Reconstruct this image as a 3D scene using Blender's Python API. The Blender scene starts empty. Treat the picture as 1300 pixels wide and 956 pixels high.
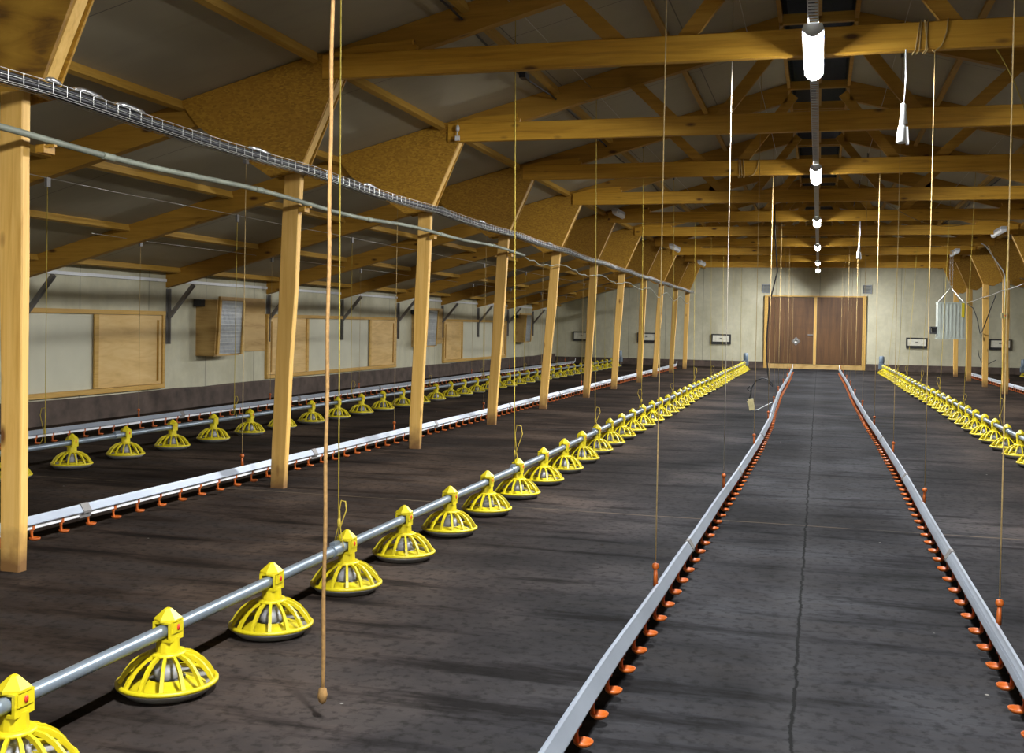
import bpy, math, random
from mathutils import Vector, Matrix
random.seed(7)
PI = math.pi
SC = bpy.context.scene
COL = SC.collection

# ------------------------------------------------------------------ mesh builder
class MB:
    def __init__(s):
        s.v = []; s.f = []; s.sm = []
    def add(s, vs, fs, smooth=False):
        b = len(s.v)
        s.v += [tuple(p) for p in vs]
        for f in fs:
            s.f.append(tuple(i + b for i in f)); s.sm.append(smooth)
        return s
    def box(s, a, b):
        x0, y0, z0 = a; x1, y1, z1 = b
        vs = [(x0,y0,z0),(x1,y0,z0),(x1,y1,z0),(x0,y1,z0),(x0,y0,z1),(x1,y0,z1),(x1,y1,z1),(x0,y1,z1)]
        return s.add(vs, [(0,3,2,1),(4,5,6,7),(0,1,5,4),(1,2,6,5),(2,3,7,6),(3,0,4,7)])
    def cham(s, a, b, c):
        """box with chamfered edges along its longest axis"""
        d = [b[i] - a[i] for i in range(3)]
        k = d.index(max(d)); i, j = [(1,2),(2,0),(0,1)][k]
        pr = [(a[i]+c,a[j]),(b[i]-c,a[j]),(b[i],a[j]+c),(b[i],b[j]-c),(b[i]-c,b[j]),(a[i]+c,b[j]),(a[i],b[j]-c),(a[i],a[j]+c)]
        vs = []
        for e in (a[k], b[k]):
            for p, q in pr:
                w = [0,0,0]; w[k] = e; w[i] = p; w[j] = q; vs.append(w)
        fs = [tuple(range(7,-1,-1)), tuple(range(8,16))]
        for n in range(8):
            m = (n+1) % 8; fs.append((n, m, m+8, n+8))
        return s.add(vs, fs)
    def bar(s, p, q, w, h, up=(0,0,1)):
        """rectangular bar from p to q: w across, h along up"""
        p = Vector(p); q = Vector(q); d = (q-p).normalized(); up = Vector(up)
        side = d.cross(up)
        if side.length < 1e-5: side = d.cross(Vector((1,0,0)))
        side.normalize(); u = side.cross(d).normalized()
        vs = []
        for e in (p, q):
            for a, b in ((-1,-1),(1,-1),(1,1),(-1,1)):
                vs.append(e + side*(a*w/2) + u*(b*h/2))
        return s.add(vs, [(0,3,2,1),(4,5,6,7),(0,1,5,4),(1,2,6,5),(2,3,7,6),(3,0,4,7)])
    def tube(s, pts, r, n=8, smooth=True, caps=True):
        pts = [Vector(p) for p in pts]; rs = r if isinstance(r, (list, tuple)) else [r]*len(pts)
        t = (pts[1]-pts[0]).normalized()
        a = t.cross(Vector((0,0,1)))
        if a.length < 1e-3: a = t.cross(Vector((1,0,0)))
        a.normalize(); vs = []
        for i, p in enumerate(pts):
            if i == 0: t = pts[1]-pts[0]
            elif i == len(pts)-1: t = pts[-1]-pts[-2]
            else: t = (pts[i+1]-pts[i]).normalized() + (pts[i]-pts[i-1]).normalized()
            if t.length < 1e-9: t = pts[i]-pts[i-1]
            t.normalize(); a = (a - t*a.dot(t)); a.normalize(); b = t.cross(a)
            for k in range(n):
                g = 2*PI*k/n
                vs.append(p + (a*math.cos(g) + b*math.sin(g))*rs[i])
        fs = []
        for i in range(len(pts)-1):
            for k in range(n):
                m = (k+1) % n
                fs.append((i*n+k, i*n+m, (i+1)*n+m, (i+1)*n+k))
        s.add(vs, fs, smooth)
        if caps:
            b0 = len(s.v)-len(vs)
            s.f.append(tuple(b0+k for k in range(n-1,-1,-1))); s.sm.append(False)
            s.f.append(tuple(b0+(len(pts)-1)*n+k for k in range(n))); s.sm.append(False)
        return s
    def lathe(s, prof, n=24, c=(0,0,0), smooth=True, closed=False, rot=0.0):
        vs = []
        for r, z in prof:
            for k in range(n):
                g = 2*PI*k/n + rot
                vs.append((c[0]+r*math.cos(g), c[1]+r*math.sin(g), c[2]+z))
        fs = []
        m = len(prof)
        for i in range(m if closed else m-1):
            j = (i+1) % m
            for k in range(n):
                q = (k+1) % n
                fs.append((i*n+k, i*n+q, j*n+q, j*n+k))
        return s.add(vs, fs, smooth)
    def prism(s, poly, y0, y1):
        """polygon in X,Z (counter-clockwise seen from -Y) from y0 to y1"""
        n = len(poly)
        vs = [(x, y0, z) for x, z in poly] + [(x, y1, z) for x, z in poly]
        fs = [tuple(range(n)), tuple(range(2*n-1, n-1, -1))]
        for i in range(n):
            j = (i+1) % n; fs.append((j, i, i+n, j+n))
        return s.add(vs, fs)
    def sweep(s, sec, path, smooth=False):
        """section (dx,z) swept along a path of (x,y,z)"""
        n = len(sec); vs = []
        for x, y, z in path:
            vs += [(x+a, y, z+b) for a, b in sec]
        fs = [tuple(range(n)), tuple(range(len(vs)-1, len(vs)-n-1, -1))]
        for i in range(len(path)-1):
            for k in range(n):
                m = (k+1) % n; fs.append((i*n+m, i*n+k, (i+1)*n+k, (i+1)*n+m))
        return s.add(vs, fs, smooth)
    def quad(s, a, b, c, d): return s.add([a,b,c,d], [(0,1,2,3)])
    def shift(s, o):
        s.v = [(p[0]-o[0], p[1]-o[1], p[2]-o[2]) for p in s.v]; return s
    def mesh(s, name, mat):
        me = bpy.data.meshes.new(name); me.from_pydata(s.v, [], s.f); me.update()
        me.polygons.foreach_set('use_smooth', s.sm)
        if mat: me.materials.append(mat)
        return me

def part(name, mb, mat, parent, label=None):
    me = mb.mesh(name, mat) if isinstance(mb, MB) else mb
    o = bpy.data.objects.new(name, me); COL.objects.link(o); o.parent = parent
    if label: o['label'] = label
    return o
def thing(name, label, cat, loc=(0,0,0), group=None, rz=0):
    o = bpy.data.objects.new(name, None); COL.objects.link(o)
    o.empty_display_size = .1; o.location = loc; o.rotation_euler = (0,0,rz)
    o['label'] = label; o['category'] = cat
    if group: o['group'] = group
    return o
def solo(name, mb, mat, label, cat, loc=(0,0,0), group=None, world=False):
    if isinstance(mb, MB):
        if world: mb.shift(loc)
        me = mb.mesh(name, mat)
    else: me = mb
    o = bpy.data.objects.new(name, me); COL.objects.link(o); o.location = loc
    o['label'] = label; o['category'] = cat
    if group: o['group'] = group
    return o
def struct(name, mb, mat, label, cat, parent=None):
    o = bpy.data.objects.new(name, mb.mesh(name, mat) if mb else None); COL.objects.link(o)
    if parent: o.parent = parent
    else:
        o['kind'] = 'structure'; o['label'] = label; o['category'] = cat
    return o
def copy_tree(root, loc, label, group=None, rz=0):
    r = root.copy(); COL.objects.link(r); r.location = loc; r.rotation_euler = (0,0,rz); r['label'] = label
    if group: r['group'] = group
    for ch in list(root.children):
        c = ch.copy(); COL.objects.link(c); c.parent = r
        for g in list(ch.children):
            d = g.copy(); COL.objects.link(d); d.parent = c
    return r
ONES = ['','first','second','third','fourth','fifth','sixth','seventh','eighth','ninth','tenth','eleventh','twelfth','thirteenth','fourteenth','fifteenth','sixteenth','seventeenth','eighteenth','nineteenth']
TENS = {2:('twentieth','twenty'),3:('thirtieth','thirty'),4:('fortieth','forty'),5:('fiftieth','fifty')}
def nth(n):
    if n < 20: return ONES[n]
    t, u = divmod(n, 10)
    return TENS[t][0] if u == 0 else TENS[t][1] + '-' + ONES[u]

# ------------------------------------------------------------------ materials
def new_mat(name):
    m = bpy.data.materials.new(name); m.use_nodes = True
    nt = m.node_tree; b = nt.nodes['Principled BSDF']
    return m, nt, b
def N(nt, t, **kw):
    n = nt.nodes.new(t)
    for k, v in kw.items():
        if k in n.inputs: n.inputs[k].default_value = v
        else: setattr(n, k, v)
    return n
def L(nt, a, b): nt.links.new(a, b)
def ramp(nt, fac, stops):
    r = nt.nodes.new('ShaderNodeValToRGB'); e = r.color_ramp.elements
    while len(e) < len(stops): e.new(.5)
    for i, (p, c) in enumerate(stops):
        e[i].position = p; e[i].color = (c[0], c[1], c[2], 1) if isinstance(c, (tuple, list)) else (c, c, c, 1)
    L(nt, fac, r.inputs['Fac']); return r
def mix(nt, fac, a, b, mode='MIX'):
    m = nt.nodes.new('ShaderNodeMix'); m.data_type = 'RGBA'; m.blend_type = mode
    for sock, val in ((m.inputs[0], fac), (m.inputs[6], a), (m.inputs[7], b)):
        if isinstance(val, (int, float)): sock.default_value = val
        elif isinstance(val, (tuple, list)): sock.default_value = (val[0], val[1], val[2], 1)
        else: L(nt, val, sock)
    return m.outputs[2]
def coords(nt, scale=(1,1,1), rnd=True, kind='Object'):
    tc = N(nt, 'ShaderNodeTexCoord'); mp = N(nt, 'ShaderNodeMapping')
    mp.inputs['Scale'].default_value = scale
    if rnd:
        oi = N(nt, 'ShaderNodeObjectInfo'); ml = N(nt, 'ShaderNodeMath', operation='MULTIPLY'); ml.inputs[1].default_value = 37.0
        L(nt, oi.outputs['Random'], ml.inputs[0])
        ad = N(nt, 'ShaderNodeVectorMath', operation='ADD')
        L(nt, tc.outputs[kind], ad.inputs[0]); L(nt, ml.outputs[0], ad.inputs[1]); L(nt, ad.outputs[0], mp.inputs['Vector'])
    else: L(nt, tc.outputs[kind], mp.inputs['Vector'])
    return mp.outputs['Vector']
def noise(nt, vec, scale, detail=4, rough=.55, dist=0):
    n = N(nt, 'ShaderNodeTexNoise'); n.inputs['Scale'].default_value = scale; n.inputs['Detail'].default_value = detail
    n.inputs['Roughness'].default_value = rough; n.inputs['Distortion'].default_value = dist
    L(nt, vec, n.inputs['Vector']); return n.outputs['Fac']
def bump(nt, b, h, strength=.3, dist=.01):
    n = N(nt, 'ShaderNodeBump'); n.inputs['Strength'].default_value = strength; n.inputs['Distance'].default_value = dist
    L(nt, h, n.inputs['Height']); L(nt, n.outputs['Normal'], b.inputs['Normal'])

def wood(name, dark, mid, light, axis, rough=.6, knots=True, foot=False):
    m, nt, b = new_mat(name)
    sc = [9.0, 9.0, 9.0]; sc['xyz'.index(axis)] = .45
    v = coords(nt, sc)
    g = noise(nt, v, 3.2, 6, .6, .8)
    r = ramp(nt, g, [(.25, dark), (.5, mid), (.78, light)])
    sc2 = [1.2, 1.2, 1.2]; sc2['xyz'.index(axis)] = .35
    big = noise(nt, coords(nt, sc2), 1.6, 2)
    c = mix(nt, ramp(nt, big, [(.35, 0.0), (.7, .5)]).outputs['Color'], r.outputs['Color'], tuple(x*.72 for x in mid))
    if knots:
        sk = [7.0, 7.0, 7.0]; sk['xyz'.index(axis)] = 2.6
        vo = N(nt, 'ShaderNodeTexVoronoi'); vo.inputs['Scale'].default_value = .85; L(nt, coords(nt, sk), vo.inputs['Vector'])
        k = ramp(nt, vo.outputs['Distance'], [(.06, 1.0), (.15, 0.0)])
        c = mix(nt, k.outputs['Color'], c, (dark[0]*.3, dark[1]*.22, dark[2]*.25))
    if foot:      # wet, dirty foot of the post
        tc = N(nt, 'ShaderNodeTexCoord'); sp = N(nt, 'ShaderNodeSeparateXYZ'); L(nt, tc.outputs['Object'], sp.inputs[0])
        ad = N(nt, 'ShaderNodeMath', operation='MULTIPLY_ADD'); ad.inputs[1].default_value = .22
        L(nt, noise(nt, coords(nt, (5,5,5)), 2.0, 3), ad.inputs[0]); L(nt, sp.outputs['Z'], ad.inputs[2])
        f = ramp(nt, ad.outputs[0], [(.13, 1.0), (.22, .55), (.34, 0.0)])
        c = mix(nt, f.outputs['Color'], c, (.2, .1, .03))
    L(nt, c, b.inputs['Base Color']); b.inputs['Roughness'].default_value = rough
    bump(nt, b, g, .15, .004)
    return m
def flat(name, col, rough=.5, metal=0.0, var=.12, scale=14, spec=None):
    m, nt, b = new_mat(name)
    f = noise(nt, coords(nt), scale, 3)
    c = ramp(nt, f, [(.3, tuple(x*(1-var) for x in col)), (.7, tuple(min(1, x*(1+var)) for x in col))])
    L(nt, c.outputs['Color'], b.inputs['Base Color'])
    b.inputs['Roughness'].default_value = rough; b.inputs['Metallic'].default_value = metal
    if spec is not None: b.inputs['Specular IOR Level'].default_value = spec
    return m

PD, PM, PL_ = (.46,.26,.07), (.62,.38,.12), (.72,.47,.17)
M = {}
M['post'] = wood('pine_post', (.58,.31,.055), (.74,.44,.11), (.84,.55,.18), 'z', foot=True)
M['chord'] = wood('pine_chord', (.36,.17,.009), (.60,.31,.022), (.74,.42,.05), 'x')
M['rafter'] = wood('pine_rafter', (.27,.13,.011), (.43,.22,.02), (.53,.29,.04), 'x')
M['web'] = wood('pine_web', (.34,.165,.015), (.52,.275,.03), (.63,.36,.055), 'x', knots=False)
M['purlin'] = wood('pine_purlin', (.32,.165,.018), (.5,.28,.038), (.6,.36,.065), 'y', knots=False)
M['strut'] = wood('pine_strut', (.50,.28,.055), (.68,.41,.10), (.76,.49,.15), 'z', knots=False)
M['frame'] = wood('pine_frame', (.44,.24,.045), (.62,.37,.085), (.70,.44,.12), 'y', knots=False)

def m_osb():
    m, nt, b = new_mat('osb_board')
    v = coords(nt, (1,1,1))
    vo = N(nt, 'ShaderNodeTexVoronoi'); vo.inputs['Scale'].default_value = 42; vo.inputs['Randomness'].default_value = 1
    L(nt, coords(nt, (1,1,2.2)), vo.inputs['Vector'])
    n1 = noise(nt, v, 3, 4); 
    c = ramp(nt, vo.outputs['Color'], [(.1, (.28,.135,.008)), (.5, (.40,.205,.013)), (.9, (.50,.275,.025))])
    c2 = mix(nt, ramp(nt, n1, [(.35, 0.), (.75, .45)]).outputs['Color'], c.outputs['Color'], (.30,.14,.01))
    L(nt, c2, b.inputs['Base Color']); b.inputs['Roughness'].default_value = .65
    return m
M['osb'] = m_osb()
def m_plygrain(name, dark, mid, light, sc=(1.0,1,7)):
    m, nt, b = new_mat(name)
    g = noise(nt, coords(nt, sc), 1.7, 6, .6, 1.5)
    w = N(nt, 'ShaderNodeTexWave'); w.inputs['Scale'].default_value = 1.6; w.inputs['Distortion'].default_value = 7; w.inputs['Detail'].default_value = 3
    L(nt, coords(nt, (.5, .5, 2.2)), w.inputs['Vector'])
    f = N(nt, 'ShaderNodeMath', operation='MULTIPLY_ADD'); f.inputs[1].default_value = .3; L(nt, w.outputs['Fac'], f.inputs[0]); L(nt, g, f.inputs[2])
    c = ramp(nt, f.outputs[0], [(.4, dark), (.6, mid), (.9, light)])
    L(nt, c.outputs['Color'], b.inputs['Base Color']); b.inputs['Roughness'].default_value = .6
    return m
M['ply'] = m_plygrain('plywood_shutter', (.60,.38,.13), (.70,.46,.17), (.76,.53,.22))
M['plybox'] = m_plygrain('plywood_box', (.40,.24,.07), (.52,.33,.11), (.6,.4,.15))
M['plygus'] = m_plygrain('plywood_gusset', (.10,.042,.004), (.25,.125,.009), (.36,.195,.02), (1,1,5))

def m_ceiling():
    m, nt, b = new_mat('ceiling_board')
    n1 = noise(nt, coords(nt, (1,1,1), False), .9, 4); n2 = noise(nt, coords(nt, (.5,4,1), False), 2.2, 4)
    c = ramp(nt, n1, [(.3, (.36,.315,.215)), (.7, (.43,.38,.27))])
    c2 = mix(nt, ramp(nt, n2, [(.55, 0.), (.85, .35)]).outputs['Color'], c.outputs['Color'], (.30,.25,.18))
    vo = N(nt, 'ShaderNodeTexVoronoi'); vo.inputs['Scale'].default_value = 2.6; L(nt, coords(nt, (1,1,1), False), vo.inputs['Vector'])
    c3 = mix(nt, ramp(nt, vo.outputs['Distance'], [(.018, .8), (.03, 0.)]).outputs['Color'], c2, (.06,.05,.04))
    br = N(nt, 'ShaderNodeTexBrick'); br.offset = 0; br.inputs['Scale'].default_value = 1; br.inputs['Brick Width'].default_value = 1.2
    br.inputs['Row Height'].default_value = 2.777; br.inputs['Mortar Size'].default_value = .005
    br.inputs['Color1'].default_value = br.inputs['Color2'].default_value = (0,0,0,1); br.inputs['Mortar'].default_value = (1,1,1,1)
    mp = coords(nt, (1,1,1), False); L(nt, mp, br.inputs['Vector'])
    c4 = mix(nt, br.outputs['Color'], c3, (.16,.14,.11))
    L(nt, c4, b.inputs['Base Color']); b.inputs['Roughness'].default_value = .7
    return m
M['ceiling'] = m_ceiling()
def m_wall(name, ax, pw, stain=.5):
    m, nt, b = new_mat(name)
    v = coords(nt, (1,1,1), False)
    n1 = noise(nt, v, 1.3, 5, .6); n2 = noise(nt, v, 9, 4)
    c = ramp(nt, n1, [(.28, (.46,.43,.29)), (.52, (.57,.54,.385)), (.78, (.645,.61,.455))])
    c = mix(nt, ramp(nt, n2, [(.3, .25), (.7, 0.)]).outputs['Color'], c.outputs['Color'], (.34,.34,.28))
    sv = coords(nt, (2.2,2.2,.6), False)
    st = noise(nt, sv, 1.1, 6, .62)
    c = mix(nt, ramp(nt, st, [(.5, 0.), (.82, stain)]).outputs['Color'], c, (.33,.30,.19))
    # panel seams
    tc = N(nt, 'ShaderNodeTexCoord'); sp = N(nt, 'ShaderNodeSeparateXYZ'); L(nt, tc.outputs['Object'], sp.inputs[0])
    md = N(nt, 'ShaderNodeMath', operation='PINGPONG'); md.inputs[1].default_value = pw/2; L(nt, sp.outputs[ax], md.inputs[0])
    sm = ramp(nt, md.outputs[0], [(.004, .75), (.010, 0.)])
    c = mix(nt, sm.outputs['Color'], c, (.16,.16,.13))
    L(nt, c, b.inputs['Base Color']); b.inputs['Roughness'].default_value = .75
    bump(nt, b, n2, .15, .004)
    return m
M['wall_side'] = m_wall('wall_panel_side', 1, 1.388)
M['wall_back'] = m_wall('wall_panel_back', 0, 1.2, .65)
M['kerb'] = flat('kerb_concrete', (.085,.060,.047), .85, var=.4, scale=5)
def m_floor():
    m, nt, b = new_mat('floor_concrete')
    tc = N(nt, 'ShaderNodeTexCoord'); sp = N(nt, 'ShaderNodeSeparateXYZ'); L(nt, tc.outputs['Object'], sp.inputs[0])
    v = coords(nt, (1,1,1), False)
    n1 = noise(nt, v, .75, 5, .6)
    n2 = noise(nt, coords(nt, (.35,2.6,1), False), 2.0, 6, .65)
    n3 = noise(nt, v, 22, 4, .6)
    br = ramp(nt, n1, [(.38, (.017,.0115,.0085)), (.5, (.034,.0235,.0175)), (.63, (.072,.050,.036))])
    gr = ramp(nt, n1, [(.38, (.0165,.0165,.0175)), (.5, (.0265,.0265,.029)), (.64, (.044,.045,.0495))])
    ab = N(nt, 'ShaderNodeMath', operation='ABSOLUTE'); L(nt, sp.outputs['X'], ab.inputs[0])
    wob = N(nt, 'ShaderNodeMath', operation='MULTIPLY_ADD'); wob.inputs[1].default_value = 1.6; L(nt, n1, wob.inputs[0]); L(nt, ab.outputs[0], wob.inputs[2])
    k = N(nt, 'ShaderNodeMapRange'); k.inputs['From Min'].default_value = 1.2; k.inputs['From Max'].default_value = 3.6; k.interpolation_type = 'SMOOTHSTEP'
    L(nt, wob.outputs[0], k.inputs['Value'])
    c = mix(nt, k.outputs['Result'], gr.outputs['Color'], br.outputs['Color'])
    c = mix(nt, ramp(nt, n2, [(.44, .0), (.64, .85)]).outputs['Color'], c, mix(nt, .5, c, (0.0375,0.0340,0.0320), 'MIX'))
    c = mix(nt, ramp(nt, n2, [(.36, .75), (.47, .0)]).outputs['Color'], c, (0.0050,0.0041,0.0039))
    c = mix(nt, ramp(nt, n3, [(.34, .5), (.5, .0)]).outputs['Color'], c, (0.0055,0.0050,0.0044))
    # pale specks
    vo = N(nt, 'ShaderNodeTexVoronoi'); vo.inputs['Scale'].default_value = 2.3; L(nt, v, vo.inputs['Vector'])
    c = mix(nt, ramp(nt, vo.outputs['Distance'], [(.012, .9), (.02, 0.)]).outputs['Color'], c, (0.2520,0.2400,0.2160))
    # transverse joints every third bay, pale with dust
    w1 = N(nt, 'ShaderNodeMath', operation='MULTIPLY_ADD'); w1.inputs[1].default_value = .03; L(nt, noise(nt, v, 2.5, 4), w1.inputs[0]); L(nt, sp.outputs['Y'], w1.inputs[2])
    of = N(nt, 'ShaderNodeMath', operation='SUBTRACT'); of.inputs[1].default_value = 7.165; L(nt, w1.outputs[0], of.inputs[0])
    pp = N(nt, 'ShaderNodeMath', operation='PINGPONG'); pp.inputs[1].default_value = 4.6; L(nt, of.outputs[0], pp.inputs[0])
    jt = ramp(nt, pp.outputs[0], [(.007, .75), (.012, 0.)])
    jm = mix(nt, ramp(nt, noise(nt, v, 1.7, 3), [(.35, .1), (.55, 1.)]).outputs['Color'], (0,0,0), jt.outputs['Color'])
    c = mix(nt, jm, c, (0.1190,0.0910,0.0595))
    # long joint down the aisle: black crack with pale fringes
    w2 = N(nt, 'ShaderNodeMath', operation='MULTIPLY_ADD'); w2.inputs[1].default_value = .05; L(nt, noise(nt, coords(nt, (2,2,1), False), 3.0, 6, .7), w2.inputs[0]); L(nt, sp.outputs['X'], w2.inputs[2])
    w3 = N(nt, 'ShaderNodeMath', operation='ADD'); w3.inputs[1].default_value = .03; L(nt, w2.outputs[0], w3.inputs[0])
    w4 = N(nt, 'ShaderNodeMath', operation='ABSOLUTE'); L(nt, w3.outputs[0], w4.inputs[0])
    c = mix(nt, ramp(nt, w4.outputs[0], [(.0, .5), (.16, 0.)]).outputs['Color'], c, mix(nt, n3, c, (0.0528,0.0519,0.0537)))
    c = mix(nt, ramp(nt, w4.outputs[0], [(.004, .95), (.008, 0.)]).outputs['Color'], c, (.01,.01,.01))
    L(nt, c, b.inputs['Base Color'])
    rr = ramp(nt, n2, [(.3, .85), (.7, .95)]); L(nt, rr.outputs['Color'], b.inputs['Roughness'])
    b.inputs['Specular IOR Level'].default_value = .03
    bump(nt, b, n3, .25, .006)
    return m
M['floor'] = m_floor()
M['galv'] = flat('galvanised_pipe', (.20,.24,.28), .36, .5, .15, 6)
M['alu'] = flat('aluminium_profile', (.34,.38,.44), .38, .5, .08, 4)
M['white'] = flat('white_plastic', (.74,.75,.76), .4, 0, .05)
M['orange'] = flat('orange_plastic', (.43,.092,.009), .45, 0, .12)
M['yellow'] = flat('yellow_plastic', (.54,.44,.008), .42, 0, .08)
M['dish'] = flat('grey_dish', (.30,.29,.27), .55, 0, .15)
M['tubegrey'] = flat('grey_feed_tube', (.24,.24,.25), .5, 0, .12)
M['red'] = flat('red_plastic', (.6,.04,.02), .4)
M['black'] = flat('black_rubber', (.012,.012,.015), .5)
M['blackpl'] = flat('black_plastic', (.03,.03,.032), .45)
M['rope_y'] = flat('yellow_cord', (.46,.34,.035), .7, 0, .15, 60)
M['rope_t'] = flat('tan_cord', (.40,.28,.11), .8, 0, .2, 60)
M['rope_b'] = flat('brown_rope', (.26,.145,.045), .85, 0, .25, 60)
M['rope_w'] = flat('white_cord', (.36,.32,.25), .8, 0, .1, 60)
M['wire'] = flat('steel_wire', (.55,.54,.50), .35, .8)
M['steel'] = flat('painted_steel', (.20,.19,.18), .5, .3)
M['conduit'] = flat('grey_conduit', (.20,.215,.165), .55, 0, .4, 3)
M['foil'] = flat('silver_tape', (.75,.76,.78), .25, .9)
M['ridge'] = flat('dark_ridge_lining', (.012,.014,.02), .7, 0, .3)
M['pane'] = flat('pale_panel', (.575,.555,.42), .55, 0, .06, 2)
M['vent'] = flat('grey_vent', (.25,.27,.29), .5, .2)
M['heater'] = flat('galvanised_sheet', (.50,.55,.50), .42, .5, .1, 5)
M['lamp_body'] = flat('grey_lamp_body', (.45,.46,.47), .5)
M['tube_off'] = flat('unlit_diffuser', (.82,.84,.86), .3, 0, .02)
M['cream'] = flat('cream_plastic', (.46,.40,.20), .5)
M['flap'] = flat('flap_white', (.72,.70,.58), .5)
M['blue'] = flat('blue_paint', (.15,.20,.25), .45, .1)
M['tray_wire'] = flat('zinc_wire', (.62,.62,.58), .35, .7)
def m_door():
    m, nt, b = new_mat('door_board')
    n1 = noise(nt, coords(nt, (7,7,.5), True), 1.6, 6, .65); n2 = noise(nt, coords(nt, (.8,1,4)), 1.4, 5)
    c = ramp(nt, n1, [(.3, (.062,.026,.007)), (.55, (.118,.052,.014)), (.8, (.165,.08,.025))])
    c = mix(nt, ramp(nt, n2, [(.5, 0.), (.8, .5)]).outputs['Color'], c.outputs['Color'], (.065,.03,.009))
    L(nt, c, b.inputs['Base Color']); b.inputs['Roughness'].default_value = .6
    return m
M['door'] = m_door()
def m_emit(name, col, st):
    m, nt, b = new_mat(name)
    b.inputs['Base Color'].default_value = (.8,.8,.8,1)
    b.inputs['Emission Color'].default_value = (*col, 1); b.inputs['Emission Strength'].default_value = st
    return m
LAMP = 82.0
BEAM = 165.0
M['lamp'] = m_emit('lit_diffuser', (.96, .98, 1.0), LAMP)
def m_grille():
    m, nt, b = new_mat('zinc_mesh_grille')
    tc = N(nt, 'ShaderNodeTexCoord'); sp = N(nt, 'ShaderNodeSeparateXYZ'); L(nt, tc.outputs['Object'], sp.inputs[0])
    n = noise(nt, coords(nt, (.6,.6,7)), 2.2, 4)
    c = ramp(nt, n, [(.3, (.30,.33,.38)), (.55, (.50,.54,.60)), (.75, (.80,.80,.80))])  # pale horizontal streaks put the metal's reflections into the colour
    L(nt, c.outputs['Color'], b.inputs['Base Color']); b.inputs['Roughness'].default_value = .35; b.inputs['Metallic'].default_value = .4
    return m
M['grille'] = m_grille()

# ------------------------------------------------------------------ the building
XC = -.063                                   # centre line of the shed
def mir(x): return 2*XC - x
Y0, SP = 4.471, 2.777
def YK(k): return Y0 + SP*k
YB, YF = 35.3, -5.0
WL, WR = -8.5, mir(-8.5)
def roof(x):
    return 4.167 + .27*(x if x < XC else mir(x))

struct('floor', MB().box((WL-.2, YF, -.1), (WR+.2, YB+.2, 0)), M['floor'], 'dark stained concrete shed floor with a cracked joint down the aisle', 'floor')
struct('wall_left', MB().box((WL-.2, YF, 0), (WL, YB, roof(WL)+.03)), M['wall_side'], 'grey panelled low side wall of the shed, left', 'wall')
struct('wall_right', MB().box((WR, YF, 0), (WR+.2, YB, roof(WL)+.03)), M['wall_side'], 'grey panelled low side wall of the shed, right', 'wall')
pg = [(WL-.2,0),(WR+.2,0),(WR+.2,roof(WR+.2)+.05),(XC+.3,4.3),(XC-.3,4.3),(WL-.2,roof(WL-.2)+.05)]
struct('wall_back', MB().prism(pg, YB, YB+.2), M['wall_back'], 'pale stained gable end wall behind the feeding lines', 'wall')
struct('wall_front', MB().prism(pg, YF-.2, YF), M['wall_back'], 'pale gable wall behind the viewer', 'wall')
RH = .31                                      # half width of the ridge opening
c = MB()
for s in (0, 1):
    xs = [WL-.2, XC-RH] if s == 0 else [mir(WL-.2), XC+RH]
    n = 13
    vs = []
    for j in range(n+1):
        y = YF + (YB-YF)*j/n
        for x in xs: vs.append((x, y, roof(x)))
        for x in xs: vs.append((x, y, roof(x)+.12))
    fs = []
    for j in range(n):
        a = j*4; fs += [(a, a+4, a+5, a+1), (a+2, a+3, a+7, a+6), (a+1, a+5, a+7, a+3), (a, a+2, a+6, a+4)]
    c.add(vs, fs)
struct('ceiling', c, M['ceiling'], 'sloping grey board ceiling under the roof', 'ceiling')
# ridge slot: dark raised lining with a closed top
zr = roof(XC-RH)
r = MB()
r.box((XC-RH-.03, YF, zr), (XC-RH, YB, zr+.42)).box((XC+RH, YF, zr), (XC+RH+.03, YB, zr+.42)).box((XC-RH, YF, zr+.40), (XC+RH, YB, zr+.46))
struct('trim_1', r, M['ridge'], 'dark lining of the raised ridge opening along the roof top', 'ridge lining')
for k in range(0, 11):
    y = YK(k)
    f = MB()
    for yy in (y+.16, y+1.35, y+1.49):
        f.box((XC-RH, yy, zr-.06), (XC+RH, yy+.05, zr+.03))
    f.box((XC-RH-.035, y+.16, zr-.07), (XC-RH, y+SP+.06, zr+.03)).box((XC+RH, y+.16, zr-.07), (XC+RH+.035, y+SP+.06, zr+.03))
    f.box((XC-.03, y+.16, zr-.03), (XC+.03, y+SP+.06, zr+.02))
    fo = solo('ridge_frame', f, M['web'], 'timber frame of the ridge opening in the %s roof bay from the camera' % nth(k+1), 'roof frame', (0,0,0), 'ridge opening frames')
# kerbs
for nm, x0, x1 in (('baseboard_left', WL, WL+.05), ('baseboard_right', WR-.05, WR)):
    kb = MB(); n = 60; pth = [(0, YF + (YB-YF)*i/n, random.uniform(-.012, .012)) for i in range(n+1)]
    kb.sweep([(x0, -.02), (x0, .285), (x1-.015 if x0 < 0 else x1, .285), (x1, .26), (x1, -.02)] if x0 < 0 else [(x0,-.02),(x0,.26),(x0+.015,.285),(x1,.285),(x1,-.02)], pth)
    struct(nm, kb, M['kerb'], 'brown grey concrete kerb along the foot of the %s wall' % nm.split('_')[1], 'kerb')
struct('baseboard_back', MB().box((WL, YB-.05, 0), (-1.62, YB, .2)).box((1.42, YB-.05, 0), (WR, YB, .2)), M['kerb'], 'brown grey concrete kerb at the foot of the end wall', 'kerb')

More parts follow.
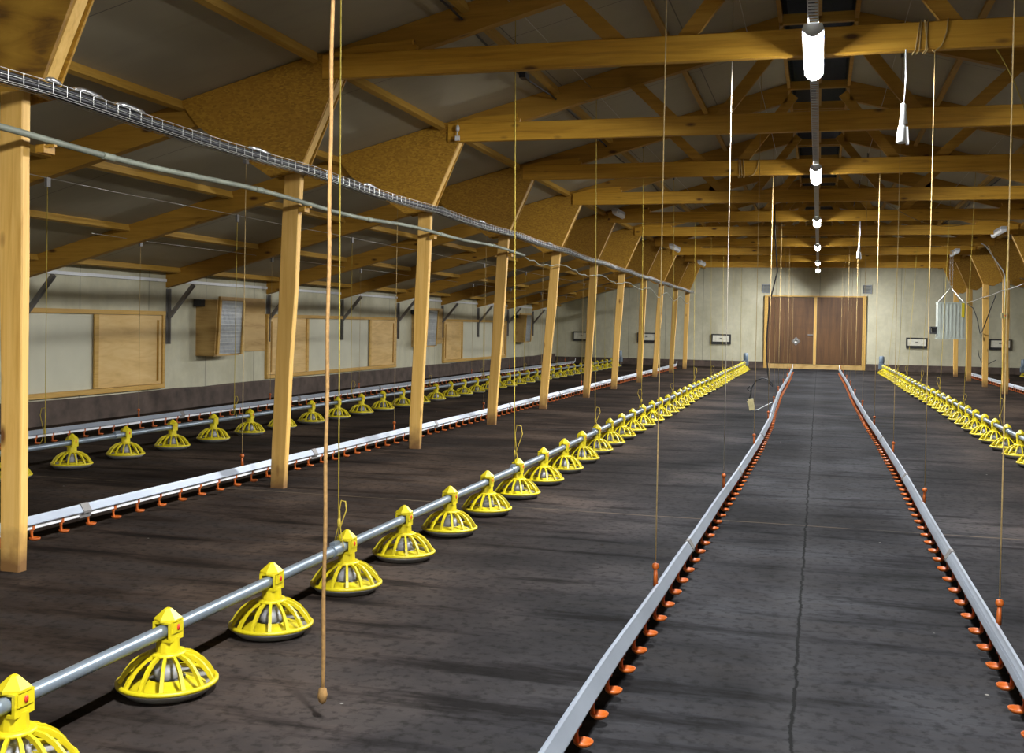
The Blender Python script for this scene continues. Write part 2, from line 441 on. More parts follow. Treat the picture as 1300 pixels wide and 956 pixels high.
# ------------------------------------------------------------------ trusses and posts
RD = .215
def truss(k):
    y = YK(k)
    t = thing('roof_truss', ('timber roof truss with board gussets, %s from the camera' % nth(k+1)) if k else 'timber roof truss nearest the camera, only its left gusset in view', 'roof truss', (XC, y, 3.0), 'timber roof trusses')
    def P(mb): return mb.shift((XC, y, 3.0))
    ch = MB().cham((-3.51, y, 3.005), (mir(-3.51), y+.07, 3.18), .006)
    part('bottom_chord', P(ch), M['chord'], t)
    for s in (0, 1):
        f = (lambda x: x) if s == 0 else mir
        def poly(pts):
            q = [(f(x), z) for x, z in pts]
            return q if s == 0 else q[::-1]
        ra = MB().prism(poly([(WL, roof(WL)-RD), (XC-RH-.03, roof(XC-RH-.03)-RD), (XC-RH-.03, roof(XC-RH-.03)-.002), (WL, roof(WL)-.002)]), y+.07, y+.155)
        part('rafter', P(ra), M['rafter'], t)
        g = poly([(-3.70, 2.335), (-3.395, 3.03), (-3.50, 3.19), (-3.55, 3.20), (-4.70, 2.893), (-4.545, 2.70), (-3.925, 2.30)])
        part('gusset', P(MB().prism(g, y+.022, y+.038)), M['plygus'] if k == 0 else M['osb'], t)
        part('gusset', P(MB().prism(g, y+.156, y+.170)), M['osb'], t)
        a, b = Vector((f(-3.745), y+.098, 2.335)), Vector((f(-3.425), y+.098, 3.04))
        part('strut', P(MB().bar(a, b, .075, .06, (1,0,0))), M['strut'], t)
        part('web', P(MB().bar((f(-1.265), y+.0925, 3.085), (f(-1.80), y+.0925, 3.60), .045, .105, (0,0,1))), M['web'], t)
        part('web', P(MB().bar((f(-.97), y+.0925, 3.085), (f(-.33), y+.0925, 3.92), .045, .105, (0,0,1))), M['web'], t)
        pb = MB().prism(poly([(-3.5, 3.181), (-2.80, 3.181), (-2.79, 3.215), (-2.83, 3.225), (-2.82, 3.26), (-3.25, 3.235)]), y+.02, y+.066)
        part('packing_block', P(pb), M['chord'], t)
    return t
for k in range(0, 11): truss(k)

leanL = [(0,0),(.05,.04),(.03,.02),(.02,.015),(-.02,.02),(.02,.02),(0,.01),(.03,.02),(-.01,.01),(.02,.01),(.03,.01)]
def post(name_side, k):
    y = YK(k) + .068 - (.085 if k == 0 else 0)
    top_x = (-3.755 if k else -3.79) if name_side == 'left' else mir(-3.755)
    dx = -(.095 - .0) if k else -.03
    bx = top_x + (dx if name_side == 'left' else .03)
    if name_side == 'left': bx = [-3.775,-3.85,-3.825,-3.875,-3.92,-3.85,-3.88,-3.815,-3.885,-3.84,-3.81][k]
    mb = MB()
    hw, hd = .067, .029
    prof = [(0,0),(.3,.004),(.95,-.004),(1.5,.006),(2.0,0),(2.335,0)]
    rn = random.Random(k*7 + (3 if name_side == 'right' else 0))
    rings = []
    for z, w in prof:
        q = z/2.335; x = bx + (top_x-bx)*q + (rn.uniform(-.006,.006) if 0 < z < 2.3 else 0)
        ww = hw*(.84 + .16*min(1, q*1.3)) + w*.5
        rings.append([(x-ww+.006, y-hd, z),(x+ww-.006, y-hd, z),(x+ww, y-hd+.006, z),(x+ww, y+hd-.006, z),(x+ww-.006, y+hd, z),(x-ww+.006, y+hd, z),(x-ww, y+hd-.006, z),(x-ww, y-hd+.006, z)])
    vs = [p for r_ in rings for p in r_]; fs = [tuple(range(7,-1,-1)), tuple(range(len(vs)-8, len(vs)))]
    for i in range(len(rings)-1):
        for j in range(8):
            m_ = (j+1) % 8; fs.append((i*8+j, i*8+m_, (i+1)*8+m_, (i+1)*8+j))
    mb.add(vs, fs)
    lab = 'pale pine post, %s from the camera in the %s row' % (nth(k+1) if name_side == 'left' else nth(k-6) + ' in view', name_side)
    if name_side == 'left' and k == 0: lab = 'pale pine post closest to the camera at the left edge'
    solo('timber_post', mb, M['post'], lab, 'post', (bx, y, 0), 'pine posts of the %s row' % name_side, world=True)
for k in range(0, 11): post('left', k)
for k in range(7, 11): post('right', k)

# purlins, one length per bay
PX = [-1.33, -2.45, -3.58, -4.70, -5.91, -7.14, -8.30]
rown = ['ridge', 'second row below the ridge', 'third row below the ridge', 'fourth row below the ridge', 'fifth row below the ridge', 'sixth row below the ridge', 'eaves']
for i, x in enumerate(PX):
    for k in range(0, 11):
        y0 = YK(k)+.156; y1 = YK(k+1)+.069 if k < 10 else YB
        z = roof(x)
        a, b = Vector((x, y0, z-.036)), Vector((x, y1, z-.036))
        mb = MB().bar(a, b, .05, .066, (-.27,0,1))
        where = 'ridge-side row' if i == 0 else ('eaves row' if i == 6 else '%s row below the ridge' % nth(i+1))
        solo('purlin', mb, M['purlin'], 'left roof purlin in the %s, %s bay from the camera' % (where, nth(k+1)), 'purlin', tuple((a+b)/2), 'purlins of the left roof slope', world=True)
for i, x in enumerate([mir(q) for q in PX[:4]]):
    for k in range(1, 11):
        y0 = YK(k)+.156; y1 = YK(k+1)+.069 if k < 10 else YB
        a, b = Vector((x, y0, roof(x)-.036)), Vector((x, y1, roof(x)-.036))
        mb = MB().bar(a, b, .05, .066, (.27,0,1))
        where = 'ridge-side row' if i == 0 else '%s row below the ridge' % nth(i+1)
        solo('purlin', mb, M['purlin'], 'right roof purlin in the %s, %s bay from the camera' % (where, nth(k+1)), 'purlin', tuple((a+b)/2), 'purlins of the right roof slope', world=True)
# white eaves strip on top of the left wall
for k in range(2, 11):
    y0 = YK(k)+.18; y1 = YK(k+1)+.05 if k < 10 else YB-.01
    struct('trim_%d' % k, MB().box((WL, y0, 1.735), (WL+.03, y1, 1.775)), M['white'], 'thin white batten under the eaves, %s bay from the camera' % nth(k-1), 'batten')

# steel wall brackets under the rafter ends
for k in range(2, 11):
    y = YK(k)+.11
    t = thing('wall_bracket', 'grey steel bracket on the left wall under the %s roof truss' % nth(k+1), 'bracket', (WL, y, .9), 'steel rafter brackets')
    part('upright', MB().box((0.002, -.035, .0), (.012, .035, .745)).box((.012, -.004, 0), (.06, .004, .745)), M['steel'], t)
    part('brace', MB().bar((.03, 0, .36), (.40, 0, .80), .05, .045), M['steel'], t)

# windows of the left wall, boarded with sliding shutters
def window(n, y0, y1, boards, label):
    root = struct('window_%d' % n, None, None, label, 'window'); root.location = (WL, y0, .31)
    w = y1-y0; h = 1.03
    fr = MB()
    fr.box((0, 0, 0), (.055, w, .06)).box((0, 0, h-.055), (.055, w, h)).box((0, 0, .06), (.05, .05, h-.055)).box((0, w-.05, .06), (.05, w, h-.055))
    part('window_frame', fr, M['frame'], root)
    part('pane', MB().box((0, .05, .06), (.012, w-.05, h-.055)), M['pane'], root)
    for a, b in boards:
        sh = part('shutter', MB().box((.014, a-y0, .065), (.032, b-y0, h-.06)), M['ply'], root)
        ea = a if abs(a-y0) > abs(b-y1) else b
        part('shutter_stile', MB().box((.033, ea-y0-.04, .065), (.052, ea-y0+.04, h-.06)), M['frame'], sh)
        eb = b if ea == a else a
        s_ = -1 if eb == b else 1
        part('shutter_handle', MB().box((.033, eb-y0+s_*.09-.015, .1), (.046, eb-y0+s_*.09+.015, h-.12)), M['rafter'], sh)
window(1, 10.10, 12.80, [(11.36, 12.74)], 'boarded window with a plywood shutter over its right half, nearest on the left wall')
window(2, 15.62, 21.12, [(15.68, 17.04), (19.76, 21.06)], 'long boarded window with plywood shutters at both ends, left wall')
window(3, 24.10, 29.40, [(24.16, 25.46), (28.15, 29.34)], 'far boarded window with a narrow plywood shutter, left wall')

# air boxes on the left wall
def air_box(y0, label, w=1.95):
    t = thing('wall_air_box', label, 'air box', (WL, y0, .72), 'plywood air boxes on the left wall')
    part('back_board', MB().box((0, .60, .04), (.03, w, .86)), M['plybox'], t)
    b = MB()
    b.prism([(0,0),(.30,.02),(.34,.80),(0,.80)], .0, .025).prism([(0,0),(.30,.02),(.34,.80),(0,.80)], .72, .745)
    b.box((0, .025, .0), (.28, .72, .025)).box((0, .025, .775), (.33, .72, .80)).box((0,.025,.025),(.02,.72,.775))
    part('box_casing', b, M['plybox'], t)
    part('corner_post', MB().bar((.305, .055, .02), (.345, .055, .80), .05, .05, (1,0,0)), M['frame'], t)
    part('corner_post', MB().bar((.305, .72, .02), (.345, .72, .80), .04, .04, (1,0,0)), M['frame'], t)
    g = MB()
    g.add([(.30,.085,.03),(.30,.70,.03),(.338,.70,.79),(.338,.085,.79)], [(0,1,2,3)])
    gr = part('grille', g, M['grille'], t)
    wv = MB()
    for i in range(24):
        yy = .09 + i*.0262
        wv.bar((.307, yy, .03), (.345, yy, .79), .004, .004)
    for i in range(15):
        q = .04 + i*.052; x = .306 + .038*q/.76
        wv.bar((x, .085, q), (x, .70, q), .005, .005)
    part('wire_mesh', wv, M['tray_wire'], gr)
    part('motor_box', MB().box((.02, -.10, .70), (.14, -.002, .80)), M['blackpl'], t)
    return t
air_box(13.62, 'plywood air box with a wire grille between the first two left wall windows')
air_box(22.10, 'plywood air box with a wire grille, second along the left wall')
air_box(30.30, 'plywood air box with a wire grille, farthest along the left wall')

# ------------------------------------------------------------------ end wall
d = struct('door_1', None, None, 'brown double board door in the middle of the end wall', 'door'); d.location = (XC-.06, YB, 0)
dl = part('door_leaf', MB().box((-1.44, -.05, .16), (-.045, -.005, 2.235)), M['door'], d)
part('door_leaf', MB().box((.045, -.05, .16), (1.40, -.005, 2.25)), M['door'], d)
part('door_frame', MB().box((-1.55, -.07, 0), (-1.445, 0, 2.29)).box((1.405, -.07, 0), (1.51, 0, 2.30)).box((-1.445, -.06, 2.255), (1.405, 0, 2.29)), M['frame'], d)
part('cover_strip', MB().box((-.04, -.075, .12), (.04, -.052, 2.25)), M['strut'], d)
part('bottom_board', MB().box((-1.44, -.06, 0), (1.40, 0, .145)), M['plybox'], d)
lk = MB().lathe([(.0,.0),(.075,.0),(.075,.02),(.05,.03),(.05,.012),(0,.012)], 20)
lk.v = [(p[0]-.57, -.05-p[2], p[1]+.86) for p in lk.v]
part('inspection_ring', lk, M['wire'], dl)
dm = MB().add([(-.57,-.053,.72),(-.43,-.053,.86),(-.57,-.053,1.0),(-.71,-.053,.86),(-.57,-.06,.72),(-.43,-.06,.86),(-.57,-.06,1.0),(-.71,-.06,.86)], [(7,6,5,4),(0,1,5,4)[::-1],(1,2,6,5)[::-1],(2,3,7,6)[::-1],(3,0,4,7)[::-1]])
part('lock_plate', dm, M['steel'], dl)
part('door_latch', MB().box((-.22, -.085, 1.05), (-.06, -.05, 1.085)), M['steel'], dl)
for i, (x, lab) in enumerate([(-7.55,'far left, behind the posts'),(-5.40,'second from the left, beside a post'),(-3.01,'just left of the door'),(2.87,'just right of the door'),(5.22,'farthest right, beside a post')]):
    t = thing('air_inlet_flap', 'cream air inlet flap in a black frame, ' + lab, 'air inlet', (x, YB, .72), 'air inlet flaps on the end wall')
    part('inlet_frame', MB().box((-.31,-.05,0),(.31,-.0,.035)).box((-.31,-.05,.285),(.31,0,.32)).box((-.31,-.05,.035),(-.27,0,.285)).box((.27,-.05,.035),(.31,0,.285)).box((-.27,-.012,.035),(.27,0,.285)), M['blackpl'], t)
    fl = MB().prism([(-.262,.075),(.262,.075),(.262,.28),(-.262,.28)], -.035, -.014)
    fp = part('flap', fl, M['flap'], t)
    part('flap_latch', MB().box((-.04,-.05,.175),(.04,-.036,.195)), M['blackpl'], fp)
for x, lab in ((-1.62,'left'),(1.40,'right')):
    t = thing('wall_vent', 'small square grey vent above the %s corner of the door' % lab, 'vent', (x, YB, 2.37), 'grey vents on the end wall')
    part('vent_frame', MB().box((-.14,-.03,0),(.14,0,.025)).box((-.14,-.03,.245),(.14,0,.27)).box((-.14,-.03,.025),(-.115,0,.245)).box((.115,-.03,.025),(.14,0,.245)), M['vent'], t)
    sl = MB()
    for i in range(7): sl.bar((-.115,-.012,.042+i*.031),(.115,-.012,.042+i*.031),.006,.028,(0,-.7,.7))
    part('vent_louvre', sl, M['vent'], t)

# ------------------------------------------------------------------ lamps
LX = -.07
def ceiling_lamp(y0, label, dim=1.0):
    t = thing('ceiling_lamp', label, 'lamp', (LX, y0, 2.932), 'lit batten lamps along the ridge')
    ln = 1.19
    lb_ = part('lamp_body', MB().prism([(-.062,.031),(.062,.031),(.062,.035),(.05,.066),(-.05,.066),(-.062,.035)], .0, ln), M['lamp_body'], t)
    # shallow convex diffuser, closed by the grey end caps of the body
    sec = [(-.052,.030),(-.038,.016),(-.023,.005),(-.009,-.001),(.009,-.001),(.023,.005),(.038,.016),(.052,.030)]
    dv = [(x, y_, z) for y_ in (.022, ln-.022) for x, z in sec]
    part('diffuser', MB().add(dv, [(i, i+8, i+9, i+1) for i in range(7)]), M['lamp'], t, 'glowing white diffuser')
    CAP = [(-.056,.03),(-.042,.012),(-.012,-.006),(.012,-.006),(.042,.012),(.056,.03),(.05,.06),(-.05,.06)]
    part('end_cap', MB().prism(CAP, -.004, .0215), M['lamp_body'], t)
    part('end_cap', MB().prism(CAP, ln-.0215, ln+.004), M['lamp_body'], t)
    # the wide side beams of the batten's lens
    for sgn in (-1, 1):
        for hv in (-1, 1):
            ld = bpy.data.lights.new('side_beam', 'AREA'); ld.shape = 'RECTANGLE'; ld.size = .04; ld.size_y = ln/2-.06
            ld.energy = BEAM*dim; ld.color = (.97, .985, 1.0); ld.spread = math.radians(108)
            lo = bpy.data.objects.new('side_beam', ld); COL.objects.link(lo); lo.parent = t
            lo.location = (sgn*.056, ln/2 + hv*ln*.25, .012)
            e_ = math.radians(44); w_ = math.radians(38)*hv
            dv_ = Vector((sgn*math.cos(e_)*math.cos(w_), math.cos(e_)*math.sin(w_), -math.sin(e_)))
            zx = -dv_; yx = (Vector((0,1,0)) - zx*zx.y).normalized(); xx_ = yx.cross(zx)
            mm = Matrix((xx_, yx, zx)).transposed(); lo.rotation_euler = mm.to_euler()
    for yy in (.2, .95):
        for s in (-1,1):
            part('clip', MB().box((s*.064-.003, yy, .034), (s*.064+.003, yy+.025, .052)), M['steel'], lb_)
    return t
for n, k in enumerate((-3, -1, 1, 3, 5, 7, 9, 11)):
    y0 = YK(k) - .775 if k < 11 else 32.4
    lab = {-3:'lit batten lamp under the ridge far behind the camera', -1:'lit batten lamp under the ridge above the camera', 1:'lit batten lamp under the ridge, biggest in view near the top', 11:'lit batten lamp under the ridge, farthest, just before the end wall'}.get(k, 'lit batten lamp under the ridge, %s from the camera' % nth(n-1))
    ceiling_lamp(y0, lab, .6 if k == 11 else 1.0)
tr = MB()
tr.box((LX-.03, .5, 3.0), (LX-.026, 35.0, 3.004+.02)).box((LX+.026, .5, 3.0), (LX+.03, 35.0, 3.024))
for i in range(560):
    y = .5 + i*.0615
    tr.box((LX-.026, y, 3.0), (LX+.026, y+.03, 3.003))
t = solo('lamp_trunking', tr, M['tray_wire'], 'perforated steel lamp trunking running along the ridge between the lamps', 'trunking', (0,0,0))
# unlit batten lights on the gusset tips
def side_lamp(x, y, z, label):
    t = thing('batten_light', label, 'lamp', (x, y, z), 'unlit batten lights at the chord ends')
    part('lamp_body', MB().prism([(-.05,.03),(.05,.03),(.045,.075),(-.045,.075)], -.6, .6), M['lamp_body'], t)
    part('diffuser', MB().prism([(-.048,.028),(-.035,-.02),(0,-.035),(.035,-.02),(.048,.028)], -.58, .58), M['tube_off'], t)
    part('clip', MB().box((-.058,-.5,-.0),(-.048,-.46,.05)).box((.048,-.5,0),(.058,-.46,.05)), M['wire'], t)
side_lamp(-3.26, 18.2, 3.08+.02, 'unlit white batten light on the left gusset tips, nearest')
side_lamp(-3.05, 23.7, 2.93, 'unlit white batten light on the left gusset tips, middle')
side_lamp(-3.05, 29.3, 2.93, 'unlit white batten light on the left gusset tips, farthest')
side_lamp(2.92, 26.5, 3.02, 'unlit white batten light near the right gussets, above the heater box')
side_lamp(3.02, 20.9, 3.0, 'unlit white batten light near the right gussets, closest to the right edge')

# ------------------------------------------------------------------ feeder lines
PS = .7295
ZP = .212
def make_pan():
    t = thing('feeder_pan', 'x', 'feeder pan')
    # shroud: tube, clamp block, hexagonal cone
    s = MB()
    s.lathe([(.040,.132),(.037,.187),(.0,.187)], 16, smooth=False)
    s.box((-.034,-.038,.178), (-.0245,.038,.243)).box((.0245,-.038,.178), (.034,.038,.243)).box((-.0245,-.038,.2365), (.0245,.038,.243))
    s.prism([(-.0245,.178),(.0245,.178),(.0245,.1875),(-.0245,.1875)], -.038, .038)
    s.box((-.0385,-.03,.205), (-.034,.03,.24)).box((.034,-.03,.205), (.0385,.03,.24))
    s.lathe([(.046,.243),(.046,.250),(.012,.281),(.006,.284)], 6, smooth=False, rot=PI/6)
    s.lathe([(.046,.2429),(.0,.2429)], 6, smooth=False, rot=PI/6)
    s.lathe([(.006,.284),(.0,.284)], 6, smooth=False, rot=PI/6)
    sh = part('shroud', s, M['yellow'], t)
    lg = MB().lathe([(0,.0),(.007,.0),(.007,.003),(0,.003)], 10)
    lg.v = [(.0385+p[2], p[0], p[1]*1.5+.222) for p in lg.v]
    part('clamp_pin', lg, M['red'], sh, 'small red clamp pin')
    # ring and ribs
    g = MB()
    g.lathe([(.036,.128),(.058,.128),(.061,.134),(.055,.141),(.036,.141)], 28, closed=True)
    nr = 14
    for i in range(nr):
        a = 2*PI*(i+.5)/nr; ca, sa = math.cos(a), math.sin(a)
        pr = [(.054,.137),(.088,.127),(.118,.106),(.142,.077),(.160,.046)]
        vs = []
        for j, (rr, z) in enumerate(pr):
            w = .0046 + .0018*(j/4)
            th = .011
            for q, dz in ((rr, 0), (rr-th*.75, -th)):
                vs += [(q*ca - w*sa, q*sa + w*ca, z+dz), (q*ca + w*sa, q*sa - w*ca, z+dz)]
        fs = []
        for j in range(4):
            b = j*4
            fs += [(b, b+4, b+5, b+1), (b+2, b+3, b+7, b+6), (b, b+2, b+6, b+4), (b+1, b+5, b+7, b+3)]
        g.add(vs, fs)
    g.lathe([(.152,.037),(.166,.035),(.1665,.044),(.160,.050),(.152,.048)], 40, closed=True)
    part('grill', g, M['yellow'], t)
    tb = MB()
    tb.lathe([(.036,.130),(.036,.120),(.041,.118),(.041,.109),(.038,.107),(.039,.086),(.044,.084),(.045,.056),(.040,.050)], 18)
    part('feed_tube', tb, M['tubegrey'], t)
    part('inner_cone', MB().lathe([(.060,.052),(.075,.046),(.110,.034),(.125,.024)], 24), M['yellow'], t)
    dsh = MB()
    dsh.lathe([(.0,.040),(.05,.034),(.10,.016),(.128,.014),(.150,.036),(.164,.040),(.165,.033),(.152,.024),(.130,.004),(.08,.002),(.0,.002)], 36)
    part('dish', dsh, M['dish'], t, 'grey shallow dish')
    return t
PAN = make_pan()
used = [False]
def place_pan(x, y, label, group):
    rz = random.choice([0, .2, -.15, .08, .3]) * .4
    if not used[0]:
        used[0] = True; PAN.location = (x, y, 0); PAN['label'] = label; PAN['group'] = group; PAN.rotation_euler = (0,0,rz*.2)
    else: copy_tree(PAN, (x, y, 0), label, group, rz*.2)
fx = {'L': lambda y: -2.075 + .012*math.sin(y*.9), 'R': lambda y: 1.945 - .0085*(y-11.8) + .012*math.sin(y*.7+1), 'O': lambda y: -5.89 + .02*math.sin(y*.5), 'Q': lambda y: 5.55}
PANSETS = [('L', 2.4445, 42, 'left feeder line beside the aisle', 1.0, 33.0),
           ('R', 11.03, 30, 'right feeder line beside the aisle', 9.0, 33.0),
           ('O', 6.9, 36, 'outer left feeder line behind the posts', 5.9, 33.1),
           ('Q', 31.4, 3, 'feeder line at the right edge', 30.8, 33.2)]
for key, y0, n, lab, ya, yb in PANSETS:
    f = fx[key]
    short = {'L': 'left aisle feeder line', 'R': 'right aisle feeder line', 'O': 'outer left feeder line', 'Q': 'short line at the right edge'}[key]
    for i in range(n):
        y = y0 + PS*i
        place_pan(f(y), y, 'yellow feeder pan, %s from the camera on the %s' % (nth(i+1), short), 'feeder pans on the ' + lab)
    path = []
    y = ya
    while y < yb: path.append((f(y), y, ZP)); y += .36475
    path.append((f(yb), yb, ZP))
    t = thing('feed_pipe', 'round galvanised feed pipe of the ' + lab, 'feed pipe', (f(ya), ya, ZP))
    part('pipe', MB().tube(path, .0225, 14).shift((f(ya), ya, ZP)), M['galv'], t)
    j = 3 if key == 'L' else 2
    yy = y0 + PS*j - .13
    while yy < yb:
        if yy > ya:
            part('coupling', MB().tube([(f(yy), yy-.045, ZP), (f(yy), yy-.02, ZP), (f(yy), yy+.02, ZP), (f(yy), yy+.045, ZP)], .0275, 14).box((f(yy)-.012, yy-.03, ZP+.025), (f(yy)+.012, yy+.03, ZP+.04)).shift((f(ya), ya, ZP)), M['galv'], t, 'pipe coupling sleeve')
        yy += PS*4
    # drive motor at the far end of the line
    e = (f(yb), yb, ZP)
    m_ = thing('feeder_motor', 'blue grey motor at the far end of the ' + lab, 'motor', (e[0], yb+.02, 0))
    part('gearbox', MB().box((-.08, .0, ZP-.07), (.08, .18, ZP+.08)), M['blue'], m_)
    part('motor_body', MB().tube([(0,.09,ZP+.08),(0,.09,ZP+.1),(0,.09,ZP+.27),(0,.09,ZP+.29)], [.06,.072,.072,.05], 16), M['blue'], m_)
    part('motor_foot', MB().box((-.07,.03,0),(.07,.15,.02)).box((-.05,.05,.02),(-.03,.13,ZP-.07)).box((.03,.05,.02),(.05,.13,ZP-.07)), M['steel'], m_)

# ------------------------------------------------------------------ drinker lines
def nip_mesh(sgn):
    s = MB()
    s.box((-.015,-.010,.086), (.015,.010,.092))
    s.box((-.0155,-.009,.088), (-.0125,.009,.117)).box((.0125,-.009,.088), (.0155,.009,.117))
    s.tube([(0,0,.090),(0,0,.074),(0,0,.066),(0,0,.05)], [.009,.009,.006,.006], 8)
    s.bar((0,0,.088), (sgn*.006,0,.034), .010, .006)
    cx = sgn*.022
    s.lathe([(.0,.030),(.018,.030),(.027,.037),(.030,.046),(.028,.046),(.024,.039),(.0,.034)], 14, (cx,0,0))
    return s.mesh('nipple_drinker', M['orange'])
NIP = {1: nip_mesh(1), -1: nip_mesh(-1)}
def interp(tab, y):
    if y <= tab[0][0]: return tab[0][1]
    for (a, p), (b, q) in zip(tab, tab[1:]):
        if y <= b:
            u = (y-a)/(b-a); u = u*u*(3-2*u)*.5 + u*.5
            return p + (q-p)*u
    return tab[-1][1]
DL = {
 'A': dict(tab=[(1,-.655),(3.4,-.655),(4.57,-.632),(6.7,-.607),(8.9,-.575),(11.1,-.555),(13.5,-.56),(16.4,-.610),(20,-.655),(25,-.66),(30.6,-.70),(33,-.70)], y0=1.6, y1=31.5, sgn=1, lab='left of the aisle', hang=[4.576+2.97*i for i in range(10)]),
 'B': dict(tab=[(1,.668),(3.8,.660),(6.4,.655),(9,.66),(11.7,.645),(15,.61),(18.9,.592),(24,.60),(30.4,.573),(33,.57)], y0=1.6, y1=31.5, sgn=-1, lab='right of the aisle', hang=[4.403+2.97*i for i in range(10)]),
 'C': dict(tab=[(3,-4.10),(8,-4.09),(13,-4.06),(20,-4.07),(32,-4.02)], y0=4.2, y1=32.0, sgn=1, lab='beside the left posts', hang=[7.22+2.97*i for i in range(9)]),
 'D': dict(tab=[(6,-7.15),(33,-7.15)], y0=7.0, y1=32.3, sgn=1, lab='along the left wall', hang=[10.36+2.97*i for i in range(8)]),
 'E': dict(tab=[(18,3.98),(33,3.92)], y0=20.5, y1=32.0, sgn=-1, lab='beside the right posts', hang=[22.5+2.97*i for i in range(3)]),
}
ZO = 0.0
for key, D in DL.items():
    X = lambda y: interp(D['tab'], y)
    ya, yb = D['y0'], D['y1']
    t = thing('drinker_line', 'aluminium drinker line with orange nipples and cups, ' + D['lab'], 'drinker line', (X(ya), ya, 0))
    o = (X(ya), ya, 0)
    ys = [ya + .5*i for i in range(int((yb-ya)/.5)+1)] + [yb]
    def zend(y): return .0
    path = [(X(y), y, 0) for y in ys]
    sec = [(-.026,.119),(.026,.119),(.029,.118),(.030,.123),(.009,.156),(.005,.163),(-.005,.163),(-.009,.156),(-.0155,.148),(-.0165,.1495),(-.021,.1405),(-.022,.142),(-.030,.123),(-.029,.118)]
    part('profile', MB().sweep(sec, path).shift(o), M['alu'], t, 'bright aluminium roof profile')
    part('water_pipe', MB().sweep([(-.012,.092),(.012,.092),(.012,.117),(-.012,.117)], path).shift(o), M['white'], t, 'white square water pipe')
    y = ya + .06; cnt = 0; rest = MB()
    while y < yb - .05:
        if cnt < 100:
            q = part('nipple_drinker', NIP[D['sgn']], None, t); q.location = (X(y)-o[0], y-o[1], 0)
        else:
            me = NIP[D['sgn']]; b0 = len(rest.v)
            rest.v += [(v.co.x+X(y)-o[0], v.co.y+y-o[1], v.co.z) for v in me.vertices]
            for p_ in me.polygons: rest.f.append(tuple(i+b0 for i in p_.vertices)); rest.sm.append(p_.use_smooth)
        cnt += 1; y += .2365
    if rest.v:
        q = part('nipple_drinker', rest, M['orange'], t); q['kind'] = 'stuff'
    jy = ya + 1.2
    if key == 'A': jy = 2.6
    while jy < yb:
        jb = MB().sweep([(-.032,.112),(.032,.112),(.0325,.125),(.011,.160),(.007,.167),(-.007,.167),(-.011,.160),(-.0325,.125)], [(X(jy)-o[0], jy-.035-o[1], 0), (X(jy)-o[0], jy+.035-o[1], 0)])
        jb.box((X(jy)-o[0]-.016, jy-o[1]-.05, .085), (X(jy)-o[0]+.016, jy-o[1]+.05, .1165))
        part('joint_clamp', jb, M['steel'], t, 'dark joint clamp'); jy += 2.97
    side = -D['sgn']
    for hy in D['hang']:
        if hy > yb: continue
        hx = X(hy)-o[0]
        h = MB().tube([(hx+side*.010, hy-o[1], .155), (hx+side*.012, hy-o[1], .225)], [.011, .007], 8)
        h.lathe([(.0,-.016),(.012,-.011),(.016,0),(.012,.011),(0,.016)], 12, (hx+side*.012, hy-o[1], .237))
        part('line_hanger', h, M['orange'], t, 'orange suspension hook')
    # rising flush end at the far end
    e = X(yb)-o[0]
    part('end_hose', MB().tube([(e, yb-o[1], .105), (e, yb-o[1]+.12, .13), (e, yb-o[1]+.2, .18), (e, yb-o[1]+.22, .24)], .009, 8), M['white'], t)

# ------------------------------------------------------------------ hoist ropes and winch cables
def rope(x0, z0, x1, z1, y, r, mat, label, group, loop=None, pulley=True, y1=None):
    y1 = y if y1 is None else y1
    t = thing('hoist_rope', label, 'rope', (x1, y1, z1), group)
    rr = random.Random(int(y*100) + int(x0*10))
    P = lambda u: (x0+(x1-x0)*u - x1, (y+(y1-y)*u) - y1, z0+(z1-z0)*u - z1)
    pts = [P(u/6) for u in range(7)]
    cd = part('cord', MB().tube(pts, r, 6), M[mat], t)
    if loop:
        lp = MB()
        h = rr.uniform(.16, .30); w = rr.choice([-1, 1])*rr.uniform(.03, .06)
        lp.tube([(0,0,.06),(w*.3,0,h*.4),(w,.01,h*.8),(w*.8,.012,h),(w*.2,.01,h*1.02),(0,.006,h*.8),(w*.2,.005,h*.35),(w*.5,.0,.02),(w*.9,-.004,-.02)], r*.95, 6)
        if rr.random() < .6: lp.tube([(0,0,.08),(-w*.4,.01,.05),(-w*.8,.012,-.0)], r*.9, 6)
        lp.tube([(0,0,.07),(0,0,.075),(0,0,.105),(0,0,.11)], [r, r*2.2, r*2.2, r], 6)
        part('loop_knot', lp, M[mat], cd)
    if pulley:
        q = MB(); c_ = P(0)
        q.box((c_[0]-.012, c_[1]-.022, c_[2]-.03), (c_[0]+.012, c_[1]+.022, c_[2]+.045))
        part('pulley', q, M['steel'], t)
    return t
n = 0
for i in range(10):
    y = 4.54 + 2.918*i
    rope(-2.12, 3.46, fx['L'](y), ZP+.029, y, .0029, 'rope_y', 'yellow hoist rope holding the left aisle feeder pipe, %s from the camera' % nth(i+1), 'ropes of the left aisle feeder', True)
for i in range(7):
    y = 12.94 + 2.918*i
    rope(1.99, 3.46, fx['R'](y), ZP+.029, y, .0029, 'rope_y', 'yellow hoist rope holding the right aisle feeder pipe, %s from the camera' % nth(i+1), 'ropes of the right aisle feeder', True)
for i in range(9):
    y = 7.30 + 2.918*i
    rope(-5.9, 2.30, fx['O'](y), ZP+.029, y, .0029, 'rope_y', 'yellow hoist rope holding the outer left feeder pipe, %s from the camera' % nth(i+1), 'ropes of the outer left feeder', True)
zt = {'A': 3.72, 'B': 3.72, 'C': 2.43, 'D': 2.06, 'E': 2.6}
mt = {'A': 'rope_w', 'B': 'rope_t', 'C': 'rope_t', 'D': 'rope_t', 'E': 'rope_t'}
